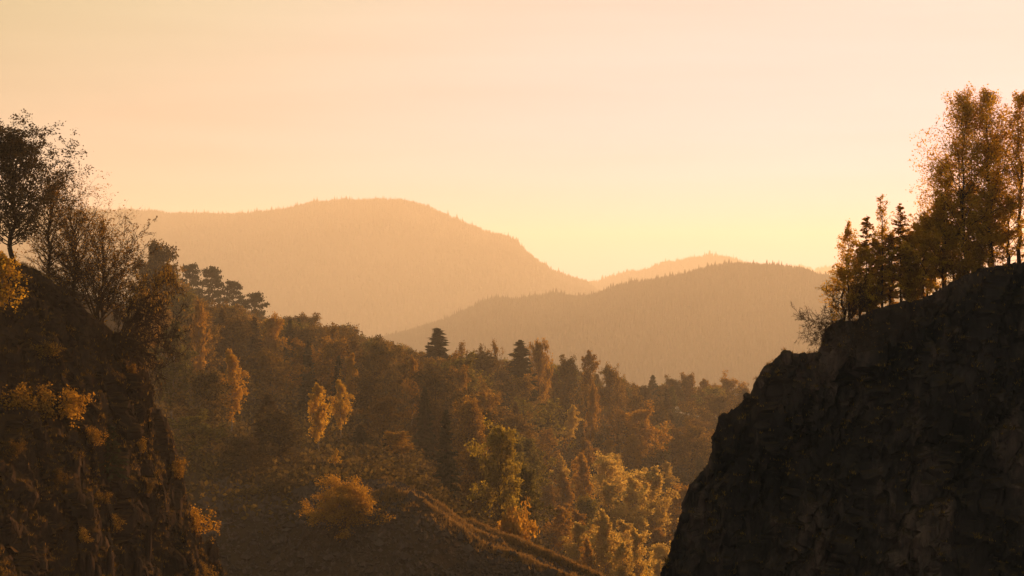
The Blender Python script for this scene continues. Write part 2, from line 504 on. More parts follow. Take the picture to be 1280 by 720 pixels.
def make_cliff(name, outline, Yc, foot, face_deg, mat, seed, side, nrow, step, amp, stretch, cap=9.0, ycol=None, face=(0.0, -1.0), shear=0.0, column=0.0):
    """a rock spur: the crest follows outline (X, Z), a steep face towards the quarry, a level cap and a back slope"""
    C = densify(outline, step)
    yc = np.full(len(C), Yc) if ycol is None else np.interp(C[:, 0], *ycol)
    nc = len(C)
    w = np.linspace(0, 1, nrow)[::-1] ** 1.15                       # foot .. crest
    cotan = 1 / math.tan(math.radians(face_deg))
    nb = 46
    b = np.linspace(0, 1, nb + 1)[1:]
    Zf = C[:, 1:2] + (foot - C[:, 1:2]) * w[None, :]
    drop = C[:, 1:2] - Zf
    Xf = C[:, 0:1] + face[0] * drop * cotan
    Yf = yc[:, None] + face[1] * drop * cotan
    back = 70 * b ** 1.4
    Yb = yc[:, None] + back[None, :]
    fall = np.where(back < cap, back * 0.10, cap * 0.10 + (back - cap) * 1.1)
    Zb = np.maximum(C[:, 1:2] - fall[None, :], foot - 25)
    Xb = C[:, 0:1] + side * back[None, :] * 0.33
    X = np.concatenate([Xf, Xb], 1); Y = np.concatenate([Yf, Yb], 1); Z = np.concatenate([Zf, Zb], 1)
    fm = np.concatenate([np.clip(drop / 1.2, 0.36, 1.0), np.broadcast_to(np.where(back < cap, 0.22, 0.5)[None, :], Yb.shape)], 1).ravel()
    P = np.stack([X.ravel(), Y.ravel(), Z.ravel()], 1)
    Q = (P + np.stack([shear * P[:, 2], 0 * P[:, 2], 0 * P[:, 2]], 1)) * np.array([1, 1, stretch])
    Q = Q + 0.55 * np.stack([fbm(P / 3.1, 3, seed + 90), fbm(P / 3.1, 3, seed + 91), fbm(P / 3.1, 3, seed + 92)], 1)
    big = fbm(P * np.array([1, 1, 0.4]) / 11.0, 3, seed)
    mod = np.clip(0.75 + 1.3 * fbm(P / 6.0, 3, seed + 5), 0.15, 1.6)
    bed = np.abs(((P[:, 2] + 0.35 * P[:, 0] + 1.2 * fbm(P / 5.0, 3, seed + 6)) / 2.6) % 1.0 - 0.5) * 2
    d = amp * (1.7 * big + 0.5 * bed ** 3 + 0.95 * blocks(Q / 5.2, seed + 10) + 0.5 * mod * blocks(Q / 1.7, seed + 20)
               + column * blocks(P * np.array([1.0, 0.6, 0.10]) / 2.1, seed + 15) + 0.24 * mod * blocks(Q / 0.7, seed + 30) + 0.10 * fbm(P / 0.5, 3, seed + 40))
    dx = amp * (1.0 * blocks(Q / 3.0, seed + 50) + 0.5 * blocks(Q / 1.1, seed + 60))
    dz = amp * (0.35 * blocks(Q / 2.3, seed + 70) + 0.42 * blocks(Q / 0.9, seed + 80))
    P = P + np.stack([(-dx * 0.7 * face[1] + d * face[0]) * fm, (dx * 0.7 * face[0] + d * face[1]) * fm, dz * fm + 0.12 * d * fm], 1)
    P = P.reshape(nc, nrow + nb, 3)
    o = link(name, make_mesh(name, P.reshape(-1, 3), grid_faces(nc, nrow + nb), mat))
    return o, P


def scaled(pts, Y):
    return [((p - 640) * K * Y, (360 - q) * K * Y) for p, q in pts]


YR, YL = 195.0, 150.0
right_outline = scaled([(795, 900), (810, 810), (822, 750), (829, 720), (840, 686), (847, 662), (860, 622), (875, 590), (884, 583), (893, 547), (898, 520), (911, 516),
                        (940, 496), (943, 480), (955, 458), (973, 448), (982, 438), (989, 445), (1026, 441), (1029, 418), (1038, 404), (1066, 400), (1113, 380),
                        (1165, 368), (1189, 353), (1222, 335), (1278, 328), (1320, 312), (1380, 215), (1440, 80), (1520, -80), (1650, -290), (1900, -560), (2300, -820)], YR)  # past the right edge of view the crest is raised to shade the near air
right_cliff, RP = make_cliff("cliff", right_outline, YR, -60.0, 76, ROCK_R, 100, +1, 300, 0.17, 1.25, 0.34, cap=10, shear=-0.45, column=0.55)
tag(right_cliff, "dark steep quarry cliff at the right, topped by backlit trees", kind='structure')

left_pts = [(300, 780), (290, 745), (284, 720), (274, 700), (260, 684), (250, 662), (241, 644), (231, 611), (224, 573), (215, 545), (208, 524), (193, 507), (187, 481), (184, 460), (177, 436),
            (158, 421), (132, 409), (110, 388), (85, 364), (45, 336), (0, 318), (-60, 285), (-200, 210), (-420, 120), (-800, 60)][::-1]
left_Y = np.interp([p for p, _ in left_pts], [-800, -200, 0, 100, 200, 300], [104, 124, 137, 145, 156, 167])
left_outline = [((p - 640) * K * Y, (360 - q) * K * Y) for (p, q), Y in zip(left_pts, left_Y)]
left_cliff, LP = make_cliff("cliff", left_outline, YL, -45.0, 62, ROCK_L, 300, -1, 430, 0.12, 0.85, 0.8, cap=8, shear=0.3,
                            ycol=([x for x, _ in left_outline], list(left_Y)), face=(0.28, -0.96))
tag(left_cliff, "brown crumbling quarry cliff at the left with rusty shrubs and grass", kind='structure')


def surface_pick(P, px, py):
    """the point of a cliff that shows at photograph pixel (px, py)"""
    q = P.reshape(-1, 3)
    ix = 640 + q[:, 0] / (K * q[:, 1]); iy = 360 - q[:, 2] / (K * q[:, 1])
    d = (ix - px) ** 2 + (iy - py) ** 2 + 0.02 * (q[:, 1] - q[:, 1].min())
    near = np.where(d < d.min() + 40)[0]
    return q[near[np.argmin(q[near, 1])]]


# ------------------------------------------------------------------ tree building
def frames(D):
    up = np.where(np.abs(D[:, 2:3]) > 0.9, np.array([[1.0, 0, 0]]), np.array([[0, 0, 1.0]]))
    A = np.cross(D, up); A /= np.linalg.norm(A, axis=1, keepdims=True) + 1e-9
    return A, np.cross(D, A)


def tubes(segs, sides=5):
    s = np.array(segs, float)
    p0, p1, r0, r1 = s[:, 0:3], s[:, 3:6], s[:, 6], s[:, 7]
    D = p1 - p0
    D /= np.linalg.norm(D, axis=1, keepdims=True) + 1e-9
    A, B = frames(D)
    ang = np.linspace(0, 2 * np.pi, sides, endpoint=False)
    c, sn = np.cos(ang)[None, :, None], np.sin(ang)[None, :, None]
    ring = A[:, None, :] * c + B[:, None, :] * sn
    v = np.stack([p0[:, None, :] + ring * r0[:, None, None], p1[:, None, :] + ring * r1[:, None, None]], 1)   # n,2,sides,3
    n = len(s)
    b = np.arange(n)[:, None] * 2 * sides
    i = np.arange(sides)[None, :]
    f = np.stack([b + i, b + (i + 1) % sides, b + sides + (i + 1) % sides, b + sides + i], 2).reshape(-1, 4)
    return v.reshape(-1, 3), f


def leaf_quads(C, size, rng, long=1.6, axis=None, flat=0.0):
    n = len(C)
    A = rng.normal(0, 1, (n, 3)) if axis is None else axis + rng.normal(0, 0.25, (n, 3))
    A /= np.linalg.norm(A, axis=1, keepdims=True) + 1e-9
    R = rng.normal(0, 1, (n, 3))
    if flat:
        R = R * (1 - flat) + np.array([0, 0, flat * 3]) * 1.0
        R = np.cross(A, R)
    B = R - (R * A).sum(1, keepdims=True) * A
    B /= np.linalg.norm(B, axis=1, keepdims=True) + 1e-9
    s = size * rng.uniform(0.6, 1.3, (n, 1))
    V = np.stack([C - A * s * long * 0.5, C + B * s * 0.5, C + A * s * long * 0.5, C - B * s * 0.5], 1).reshape(-1, 3)
    F = np.arange(n * 4).reshape(n, 4)
    return V, F


def turn(d, ang, rng):
    """a direction at angle ang from d, any way round"""
    a, b = frames(d[None, :])
    t = rng.uniform(0, 2 * math.pi)
    return norm(d * math.cos(ang) + (a[0] * math.cos(t) + b[0] * math.sin(t)) * math.sin(ang))


def grow(p, d, Ln, r, depth, cfg, segs, tips, rng):
    n = cfg['n'][depth]
    st = Ln / n
    for i in range(n):
        d = norm(d + rng.normal(0, cfg['wob'][depth], 3) + np.array([0, 0, cfg['up'][depth]]))
        q = p + d * st
        r0 = r * (1 - 0.85 * i / n); r1 = r * (1 - 0.85 * (i + 1) / n)
        segs.append((*p, *q, r0, r1))
        if depth + 1 < len(cfg['n']):
            if (i + 1) / n > cfg['start'][depth]:
                k = cfg['kids'][depth]
                k = int(k) + (rng.random() < k - int(k))
                for _ in range(k):
                    f = rng.uniform(0, 1)
                    cd = turn(d, math.radians(rng.uniform(*cfg['ang'][depth])), rng)
                    cl = Ln * cfg['len'][depth] * rng.uniform(0.65, 1.2) * (1 - 0.45 * (i + 1) / n)
                    grow(p + (q - p) * f, cd, cl, max(r0 * 0.55, cfg.get('rmin', 0.006)), depth + 1, cfg, segs, tips, rng)
        else:
            tips.append((*q, *d))
        p = q
    tips.append((*p, *d))


def tree_parts(segs, C, size, rng, wood, long=1.6, axis=None, flat=0.0, sides=5):
    tm = make_mesh("trunk", *tubes(segs, sides), wood, True)
    cm = None
    if C is not None and len(C):
        cm = make_mesh("crown", *leaf_quads(C, size, rng, long, axis, flat), None)
    return tm, cm


def mesh_broadleaf(seed, H=14.0, W=9.0, nleaf=6500, ls=0.30, base=0.18, wood=BARK, lean=0.0, limbs=26, bare=0.0, flare=1.0, sig=0.036):
    rng = np.random.default_rng(seed)
    segs, tips = [], []
    top = H * 0.93
    pts = [np.array([0, 0, -0.6])]
    n = 9
    for i in range(n):
        t = (i + 1) / n
        pts.append(np.array([lean * H * t * t + rng.normal(0, 0.012 * H), rng.normal(0, 0.012 * H), top * t]))
    r = 0.016 * H
    for i in range(n):
        segs.append((*pts[i], *pts[i + 1], r * (1 - i / n) + 0.02, r * (1 - (i + 1) / n) + 0.02))
    az = rng.uniform(0, 6)
    for k in range(limbs):
        h = base + (0.96 - base) * ((k + rng.uniform(0, 1)) / limbs)
        i = min(int(h * n * 0.99), n - 1)
        p = pts[i] + (pts[i + 1] - pts[i]) * (h * n - i)
        az += 2.4 + rng.normal(0, 0.4)
        t = (h - base) / (1 - base)
        prof = (math.sin(math.pi * min(1, (t * 0.78 + 0.22))) ** 0.85) * flare + 0.10
        Ln = W * 0.5 * prof * rng.uniform(0.5, 1.4)
        el = math.radians(rng.uniform(20, 48) + 34 * t)
        d = np.array([math.cos(az) * math.cos(el), math.sin(az) * math.cos(el), math.sin(el)])
        cfg = dict(n=[5, 4, 3], wob=[0.13, 0.2, 0.25], up=[0.03, 0.02, -0.02], start=[0.25, 0.1], kids=[1.3, 1.2], ang=[(25, 60), (25, 65)], len=[0.5, 0.5])
        grow(p, d, Ln * 1.1, r * 0.36 * (1 - 0.6 * t), 0, cfg, segs, tips, rng)
    tp = np.array(tips)
    tp = tp[rng.random(len(tp)) > bare]
    idx = rng.integers(0, len(tp), nleaf)
    C = tp[idx, :3] + rng.normal(0, sig * W, (nleaf, 3)) * np.array([1, 1, 0.75])
    return tree_parts(segs, C, ls, rng, wood, sides=4)


def mesh_birch(seed, H=15.0, W=5.5, nleaf=5500, ls=0.24, base=0.22, lean=0.02, limbs=28, wood=BIRCH_BARK, droop=0.12):
    rng = np.random.default_rng(seed)
    segs, tips = [], []
    n = 12
    pts = [np.array([0, 0, -0.6])]
    bx, by = rng.normal(0, lean, 2)
    for i in range(n):
        t = (i + 1) / n
        pts.append(np.array([bx * H * t + rng.normal(0, 0.006 * H), by * H * t + rng.normal(0, 0.006 * H), H * 0.97 * t]))
    r = 0.0105 * H
    for i in range(n):
        segs.append((*pts[i], *pts[i + 1], r * (1 - i / n) + 0.015, r * (1 - (i + 1) / n) + 0.015))
    az = rng.uniform(0, 6)
    for k in range(limbs):
        h = base + (0.99 - base) * (k + rng.uniform(0, 1)) / limbs
        i = min(int(h * n), n - 1)
        p = pts[i] + (pts[i + 1] - pts[i]) * (h * n - i)
        az += 2.4 + rng.normal(0, 0.5)
        t = (h - base) / (1 - base)
        Ln = W * 0.5 * (0.16 + 0.98 * (1 - t) ** 0.9) * min(1, 0.5 + 2.4 * t) * rng.uniform(0.35, 1.5)
        el = math.radians(rng.uniform(38, 68))
        d = np.array([math.cos(az) * math.cos(el), math.sin(az) * math.cos(el), math.sin(el)])
        cfg = dict(n=[5, 5], wob=[0.1, 0.16], up=[-0.06, -droop], start=[0.15], kids=[1.9], ang=[(25, 70)], len=[0.55])
        grow(p, d, Ln * 1.25, r * 0.28 * (1 - 0.7 * t) + 0.008, 0, cfg, segs, tips, rng)
    tp = np.array(tips)
    idx = rng.integers(0, len(tp), nleaf)
    C = tp[idx, :3] + rng.normal(0, 0.024 * W, (nleaf, 3)) + np.array([0, 0, -1.0]) * np.abs(rng.normal(0, 0.05 * W, (nleaf, 1)))
    return tree_parts(segs, C, ls, rng, wood, long=1.7, sides=4)


def mesh_spruce(seed, H=16.0, W=6.0, ls=0.42, base=0.06, dens=1.0, whorl=0.42, droop=0.25, skip=0.1):
    rng = np.random.default_rng(seed)
    segs = [(0, 0, -0.6, 0, 0, H * 0.5, 0.012 * H, 0.007 * H), (0, 0, H * 0.5, 0, 0, H, 0.007 * H, 0.01)]
    C, AX = [], []
    z = H * base
    while z < H * 0.985:
        t = z / H
        rad = W * 0.5 * ((1 - t) ** 0.85) * rng.uniform(0.8, 1.12) + 0.12
        nb = int(rng.integers(5, 9))
        a0 = rng.uniform(0, 6)
        for j in range(nb):
            if rng.random() < skip:
                continue
            a = a0 + 6.283 * j / nb + rng.normal(0, 0.2)
            Ln = rad * rng.uniform(0.7, 1.15)
            e = 0.35 * t - droop * (1 - t) + rng.normal(0, 0.08)
            d = np.array([math.cos(a), math.sin(a), e])
            p0 = np.array([0, 0, z + rng.normal(0, 0.1)])
            p1 = p0 + d * Ln
            p1[2] += 0.08 * Ln
            segs.append((*p0, *p1, 0.03, 0.008))
            m = max(3, int(Ln / (ls * 0.42) * dens))
            s = rng.uniform(0.12, 1.04, m)
            side = np.array([-math.sin(a), math.cos(a), 0])
            w = (1.05 - s) * Ln * 0.36
            off = rng.uniform(-1, 1, m)
            c = p0 + (p1 - p0) * s[:, None] + side * (off * w)[:, None] + np.array([0, 0, -1]) * np.abs(rng.normal(0, 0.10 * ls + 0.05, (m, 1)))
            C.append(c)
            AX.append(np.broadcast_to(norm(d), (m, 3)) + side * off[:, None] * 0.8 + np.array([0, 0, -0.3]))
        z += whorl * rng.uniform(0.7, 1.3) * (0.75 + 0.5 * (1 - t))
    C = np.concatenate(C); AX = np.concatenate(AX)
    return tree_parts(segs, C, ls, rng, BARK, long=2.1, axis=AX, flat=0.35, sides=4)


def mesh_pine(seed, H=15.0, W=8.0, nleaf=4500, ls=0.36):
    rng = np.random.default_rng(seed)
    segs, C = [], []
    p = np.array([0, 0, -0.6]); n = 8
    for i in range(n):
        q = np.array([rng.normal(0, 0.15), rng.normal(0, 0.15), H * 0.95 * (i + 1) / n])
        segs.append((*p, *q, 0.016 * H * (1 - i / n) + 0.03, 0.016 * H * (1 - (i + 1) / n) + 0.03))
        p = q
    pads = []
    for k in range(28):
        t = 0.3 + 0.68 * (k + rng.uniform(0, 1)) / 28
        a = k * 2.4 + rng.normal(0, 0.3)
        Ln = W * 0.5 * (1.1 - 0.75 * (max(t - 0.35, 0) / 0.65) ** 1.6) * rng.uniform(0.5, 1.1)
        p0 = np.array([0, 0, H * t]); p1 = p0 + np.array([math.cos(a) * Ln, math.sin(a) * Ln, Ln * rng.uniform(0.1, 0.4)])
        segs.append((*p0, *p1, 0.07, 0.02))
        for s in (0.55, 0.8, 1.0):
            pads.append((*(p0 + (p1 - p0) * s), 0.12 * W * rng.uniform(0.7, 1.2)))
    pads.append((0, 0, H * 0.96, 0.13 * W))
    pads = np.array(pads)
    idx = rng.integers(0, len(pads), nleaf)
    C = pads[idx, :3] + rng.normal(0, 1, (nleaf, 3)) * pads[idx, 3:4] * np.array([0.62, 0.62, 0.27])
    return tree_parts(segs, C, ls, rng, BARK, long=1.6, sides=4)


def mesh_bare(seed, H=8.0, spread=1.0, stems=4, nleaf=0, ls=0.14, thick=1.0, up=0.05, kids=1.7, tilt=(8, 38), wood=TWIG):
    rng = np.random.default_rng(seed)
    segs, tips = [], []
    for s in range(stems):
        d = turn(np.array([0, 0, 1.0]), math.radians(rng.uniform(*tilt)) * spread, rng)
        cfg = dict(n=[7, 5, 4, 3], wob=[0.08, 0.13, 0.17, 0.2], up=[up, up, up * 0.6, 0.0], start=[0.2, 0.15, 0.1],
                   kids=[kids, kids * 0.95, kids * 0.75], ang=[(20, 50), (20, 55), (20, 60)], len=[0.55, 0.5, 0.5], rmin=0.013)
        grow(np.array([rng.normal(0, 0.12), rng.normal(0, 0.12), -0.4]), d, H * rng.uniform(0.7, 1.0), 0.016 * H * thick, 0, cfg, segs, tips, rng)
    C = None
    if nleaf:
        tp = np.array(tips)
        z = tp[:, 2] / tp[:, 2].max()
        pr = np.clip(z - 0.25, 0.02, 1); pr /= pr.sum()
        idx = rng.choice(len(tp), nleaf, p=pr)
        C = tp[idx, :3] + rng.normal(0, 0.009 * H, (nleaf, 3))
    return tree_parts(segs, C, ls, rng, wood, sides=3)


def mesh_shrub(seed, H=3.0, W=3.6, nleaf=2200, ls=0.17, stems=9):
    rng = np.random.default_rng(seed)
    segs, tips = [], []
    for s in range(stems):
        d = turn(np.array([0, 0, 1.0]), math.radians(rng.uniform(5, 62)), rng)
        d[0] *= W / H
        d[1] *= W / H
        cfg = dict(n=[4, 3], wob=[0.12, 0.2], up=[0.04, 0.0], start=[0.15], kids=[2.0], ang=[(20, 60)], len=[0.5])
        grow(np.array([rng.normal(0, 0.1), rng.normal(0, 0.1), -0.25]), norm(d), H * np.linalg.norm(d) * rng.uniform(0.6, 0.9) / max(1, W / H) ** 0.5, 0.03 * H / 3, 0, cfg, segs, tips, rng)
    tp = np.array(tips)
    idx = rng.integers(0, len(tp), nleaf)
    C = tp[idx, :3] + rng.normal(0, 0.05 * W, (nleaf, 3))
    return tree_parts(segs, C, ls, rng, TWIG, sides=3)


THINGS = []     # (root, px, top, Y, short description) for labels


def place(name, meshes, colour, loc, scale=(1, 1, 1), rot=0.0, label=None, cat="tree", group=None, lean=(0, 0), part="crown", stem="trunk"):
    root = link(name, None, loc=loc)
    root.empty_display_size = 0.5
    root.scale = scale
    root.rotation_euler = (lean[0], lean[1], rot)
    tm, cm = meshes
    link(stem, tm, root)
    if cm is not None:
        if not cm.materials:
            cm.materials.append(L[colour])
        c = link(part, cm, root)
        if cm.materials[0] is not L[colour]:
            c.material_slots[0].link = 'OBJECT'
            c.material_slots[0].material = L[colour]
    tag(root, label, cat, group)
    return root


LIB = {
    'broadleaf_tree': [(mesh_broadleaf(s, 14, 9, 9000, 0.26), 14, 9) for s in (1, 2, 3, 4, 5, 6)],
    'birch_tree': [(mesh_birch(s, 15, 6.5, 7000, 0.22), 15, 6.5) for s in (11, 12, 13, 14)],
    'spruce_tree': [(mesh_spruce(s, 16, 7, 0.46, dens=1.7, whorl=0.34), 16, 7) for s in (21, 22, 23)],
    'pine_tree': [(mesh_pine(s), 15, 8) for s in (31, 32, 33)],
    'thin_tree': [(mesh_broadleaf(s, 13, 7, 1500, 0.24, bare=0.3, limbs=30), 13, 7) for s in (41, 42, 43)],
    'shrub': [(mesh_shrub(s), 3, 3.6) for s in (51, 52, 53)],
}


def forest_tree(kind, px, top, Y, colour, w=None, label=None, group=None, H=None, rng=RNG, short=None, cat=None, name=None):
    x = (px - 640) * K * Y
    z = gz(x, Y)
    if H is None:
        H = (360 - top) * K * Y - z
    H = max(H, 1.2)
    m, h0, w0 = LIB[kind][int(rng.integers(0, len(LIB[kind])))]
    ws = (w / w0) if w else (H / h0) * (rng.uniform(0.85, 1.1) if kind == 'spruce_tree' else rng.uniform(1.0, 1.4))
    o = place(name or (kind if kind != 'thin_tree' else 'sparse_tree'), m, colour, (x, Y, z - 0.1), (ws, ws, H / h0), rng.uniform(0, 6.28), label,
              cat or ('shrub' if kind == 'shrub' else 'tree'), group)
    THINGS.append((o, px, 360 - (z + H) / (K * Y), Y, short, kind, colour, H))
    return o


# ------------------------------------------------------------------ the trees of the slope that stand out
HERO = [
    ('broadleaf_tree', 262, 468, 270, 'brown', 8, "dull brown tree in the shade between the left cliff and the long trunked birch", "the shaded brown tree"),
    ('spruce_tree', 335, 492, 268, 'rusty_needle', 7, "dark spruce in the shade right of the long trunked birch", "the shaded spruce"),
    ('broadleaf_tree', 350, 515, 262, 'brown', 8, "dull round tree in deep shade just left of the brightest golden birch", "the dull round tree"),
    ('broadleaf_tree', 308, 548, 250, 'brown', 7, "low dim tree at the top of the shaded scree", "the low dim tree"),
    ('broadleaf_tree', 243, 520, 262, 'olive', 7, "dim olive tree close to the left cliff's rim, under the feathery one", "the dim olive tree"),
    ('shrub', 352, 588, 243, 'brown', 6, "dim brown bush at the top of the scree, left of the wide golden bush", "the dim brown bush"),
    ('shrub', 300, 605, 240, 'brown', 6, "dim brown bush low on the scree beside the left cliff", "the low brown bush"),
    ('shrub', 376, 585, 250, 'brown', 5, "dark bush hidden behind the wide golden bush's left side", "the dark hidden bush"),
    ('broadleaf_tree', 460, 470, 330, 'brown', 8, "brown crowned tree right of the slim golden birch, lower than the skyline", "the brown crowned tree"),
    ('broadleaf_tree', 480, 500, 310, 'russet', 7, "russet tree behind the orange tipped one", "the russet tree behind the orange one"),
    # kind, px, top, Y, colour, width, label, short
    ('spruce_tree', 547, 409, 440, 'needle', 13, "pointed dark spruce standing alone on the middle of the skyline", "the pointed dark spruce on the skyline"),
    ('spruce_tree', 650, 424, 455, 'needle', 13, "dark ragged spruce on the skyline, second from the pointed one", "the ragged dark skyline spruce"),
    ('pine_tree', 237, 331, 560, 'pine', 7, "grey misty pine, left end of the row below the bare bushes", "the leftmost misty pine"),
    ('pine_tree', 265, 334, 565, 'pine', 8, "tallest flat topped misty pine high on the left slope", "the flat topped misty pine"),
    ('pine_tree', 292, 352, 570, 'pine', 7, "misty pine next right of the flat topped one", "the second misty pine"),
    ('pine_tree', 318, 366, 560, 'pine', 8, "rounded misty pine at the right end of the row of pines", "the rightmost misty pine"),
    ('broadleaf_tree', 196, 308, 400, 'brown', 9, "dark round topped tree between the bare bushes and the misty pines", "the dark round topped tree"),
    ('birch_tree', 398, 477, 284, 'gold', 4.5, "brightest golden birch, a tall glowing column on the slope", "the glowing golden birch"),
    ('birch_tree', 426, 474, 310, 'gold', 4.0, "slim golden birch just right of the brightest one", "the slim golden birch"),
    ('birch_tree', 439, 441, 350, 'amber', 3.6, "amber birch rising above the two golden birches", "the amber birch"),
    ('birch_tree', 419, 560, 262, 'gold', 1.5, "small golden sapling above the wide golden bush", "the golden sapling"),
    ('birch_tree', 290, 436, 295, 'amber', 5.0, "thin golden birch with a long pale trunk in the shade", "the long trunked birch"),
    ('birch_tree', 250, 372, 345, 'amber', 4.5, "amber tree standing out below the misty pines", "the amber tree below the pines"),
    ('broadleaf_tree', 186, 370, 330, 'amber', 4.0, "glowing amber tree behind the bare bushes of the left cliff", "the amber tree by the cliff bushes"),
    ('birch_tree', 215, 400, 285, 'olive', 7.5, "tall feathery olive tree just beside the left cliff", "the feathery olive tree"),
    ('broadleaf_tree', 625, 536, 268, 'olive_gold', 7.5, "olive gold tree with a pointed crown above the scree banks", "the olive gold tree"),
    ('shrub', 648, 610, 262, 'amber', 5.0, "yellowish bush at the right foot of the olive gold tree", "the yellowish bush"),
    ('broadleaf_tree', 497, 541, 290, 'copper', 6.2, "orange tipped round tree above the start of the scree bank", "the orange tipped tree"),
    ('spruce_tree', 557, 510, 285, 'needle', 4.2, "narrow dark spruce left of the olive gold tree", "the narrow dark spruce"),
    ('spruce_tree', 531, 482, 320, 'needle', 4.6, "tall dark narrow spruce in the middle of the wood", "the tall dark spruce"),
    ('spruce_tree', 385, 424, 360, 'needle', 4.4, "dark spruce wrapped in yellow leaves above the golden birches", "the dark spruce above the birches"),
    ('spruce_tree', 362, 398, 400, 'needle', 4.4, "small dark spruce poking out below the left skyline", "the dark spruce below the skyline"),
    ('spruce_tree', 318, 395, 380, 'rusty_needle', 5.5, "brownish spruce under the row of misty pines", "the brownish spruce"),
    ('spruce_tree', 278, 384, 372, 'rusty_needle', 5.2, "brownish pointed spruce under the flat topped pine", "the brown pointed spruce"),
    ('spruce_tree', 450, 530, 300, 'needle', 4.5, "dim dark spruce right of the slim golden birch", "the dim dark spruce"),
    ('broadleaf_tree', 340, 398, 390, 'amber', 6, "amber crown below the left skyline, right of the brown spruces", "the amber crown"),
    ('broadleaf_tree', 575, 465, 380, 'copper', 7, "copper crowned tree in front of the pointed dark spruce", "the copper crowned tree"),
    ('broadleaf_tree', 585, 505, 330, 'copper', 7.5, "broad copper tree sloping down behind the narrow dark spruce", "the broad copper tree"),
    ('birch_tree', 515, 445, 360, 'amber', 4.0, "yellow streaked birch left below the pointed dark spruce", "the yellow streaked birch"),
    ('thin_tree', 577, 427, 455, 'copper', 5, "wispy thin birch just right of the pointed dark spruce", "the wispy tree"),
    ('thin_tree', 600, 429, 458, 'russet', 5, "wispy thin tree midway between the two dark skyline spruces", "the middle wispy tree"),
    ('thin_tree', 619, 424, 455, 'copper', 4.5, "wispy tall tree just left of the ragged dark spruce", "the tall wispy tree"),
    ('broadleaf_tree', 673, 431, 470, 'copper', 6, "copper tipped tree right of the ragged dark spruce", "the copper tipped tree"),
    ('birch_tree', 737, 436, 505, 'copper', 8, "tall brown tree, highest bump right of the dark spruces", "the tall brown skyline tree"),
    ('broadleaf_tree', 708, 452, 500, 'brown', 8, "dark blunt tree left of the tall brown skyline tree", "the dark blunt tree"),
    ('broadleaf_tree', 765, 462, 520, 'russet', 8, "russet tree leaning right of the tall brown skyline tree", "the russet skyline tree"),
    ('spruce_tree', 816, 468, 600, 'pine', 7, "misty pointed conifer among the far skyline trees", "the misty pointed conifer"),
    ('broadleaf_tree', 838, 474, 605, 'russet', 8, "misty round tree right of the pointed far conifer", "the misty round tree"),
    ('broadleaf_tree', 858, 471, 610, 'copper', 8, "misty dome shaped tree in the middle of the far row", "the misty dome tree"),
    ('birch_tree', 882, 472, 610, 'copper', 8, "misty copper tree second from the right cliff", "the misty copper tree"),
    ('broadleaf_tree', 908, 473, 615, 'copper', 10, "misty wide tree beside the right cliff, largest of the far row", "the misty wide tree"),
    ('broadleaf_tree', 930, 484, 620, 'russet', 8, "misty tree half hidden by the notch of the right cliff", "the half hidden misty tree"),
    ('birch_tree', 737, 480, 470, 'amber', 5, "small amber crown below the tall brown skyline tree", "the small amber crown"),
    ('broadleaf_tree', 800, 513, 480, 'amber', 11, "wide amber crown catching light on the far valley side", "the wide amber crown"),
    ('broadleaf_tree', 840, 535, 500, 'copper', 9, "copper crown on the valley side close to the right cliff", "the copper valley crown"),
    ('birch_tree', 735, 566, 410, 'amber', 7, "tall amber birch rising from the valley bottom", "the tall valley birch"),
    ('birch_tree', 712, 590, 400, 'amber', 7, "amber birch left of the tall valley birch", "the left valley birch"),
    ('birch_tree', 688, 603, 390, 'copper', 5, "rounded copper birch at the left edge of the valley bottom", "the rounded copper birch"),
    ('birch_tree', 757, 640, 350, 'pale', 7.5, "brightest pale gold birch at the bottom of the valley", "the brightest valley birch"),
    ('birch_tree', 796, 660, 345, 'pale', 5.5, "slim pale gold birch near the foot of the right cliff", "the slim pale valley birch"),
    ('birch_tree', 776, 676, 335, 'pale', 6, "pale gold birch between the brightest and the slim valley birches", "the pale valley birch"),
    ('shrub', 808, 692, 300, 'gold', 6.0, "orange gold bush at the bottom beside the right cliff", "the orange gold bush"),
    ('birch_tree', 820, 583, 420, 'pale', 9, "pale gold crown against the right cliff's lower edge", "the pale crown by the cliff"),
    ('birch_tree', 790, 596, 410, 'pale', 9, "pale gold crown in the lit middle of the valley", "the pale middle crown"),
    ('birch_tree', 762, 602, 405, 'pale', 8, "pale gold crown left of the one in the lit middle of the valley", "the left pale crown"),
    ('birch_tree', 722, 652, 345, 'pale', 6.5, "pale gold birch beside the lower end of the scree bank", "the birch by the bank's end"),
    ('birch_tree', 700, 632, 350, 'amber', 6, "amber birch behind the lower scree bank", "the amber birch behind the bank"),
    ('birch_tree', 740, 672, 330, 'amber', 4.5, "small amber birch right of the scree bank's end", "the small amber birch"),
]
for (kind, px, top, Y, colour, w, label, short) in HERO:
    forest_tree(kind, px, top, Y, colour, w, label, short=short)

# the wide golden bush on the scree
wide = mesh_broadleaf(777, 6.0, 7.6, 20000, 0.14, base=0.06, limbs=46, wood=TWIG)
x, y = xy(431, 225); z = gz(x, y)
o = place("shrub", wide, 'amber', (x, y, z - 0.2), (0.96, 0.96, 0.78), 0.6, "wide rounded golden bush on the dark scree, lit from the right", "shrub")
THINGS.append((o, 430, 600, 229, "the wide golden bush", 'shrub', 'amber', 6))

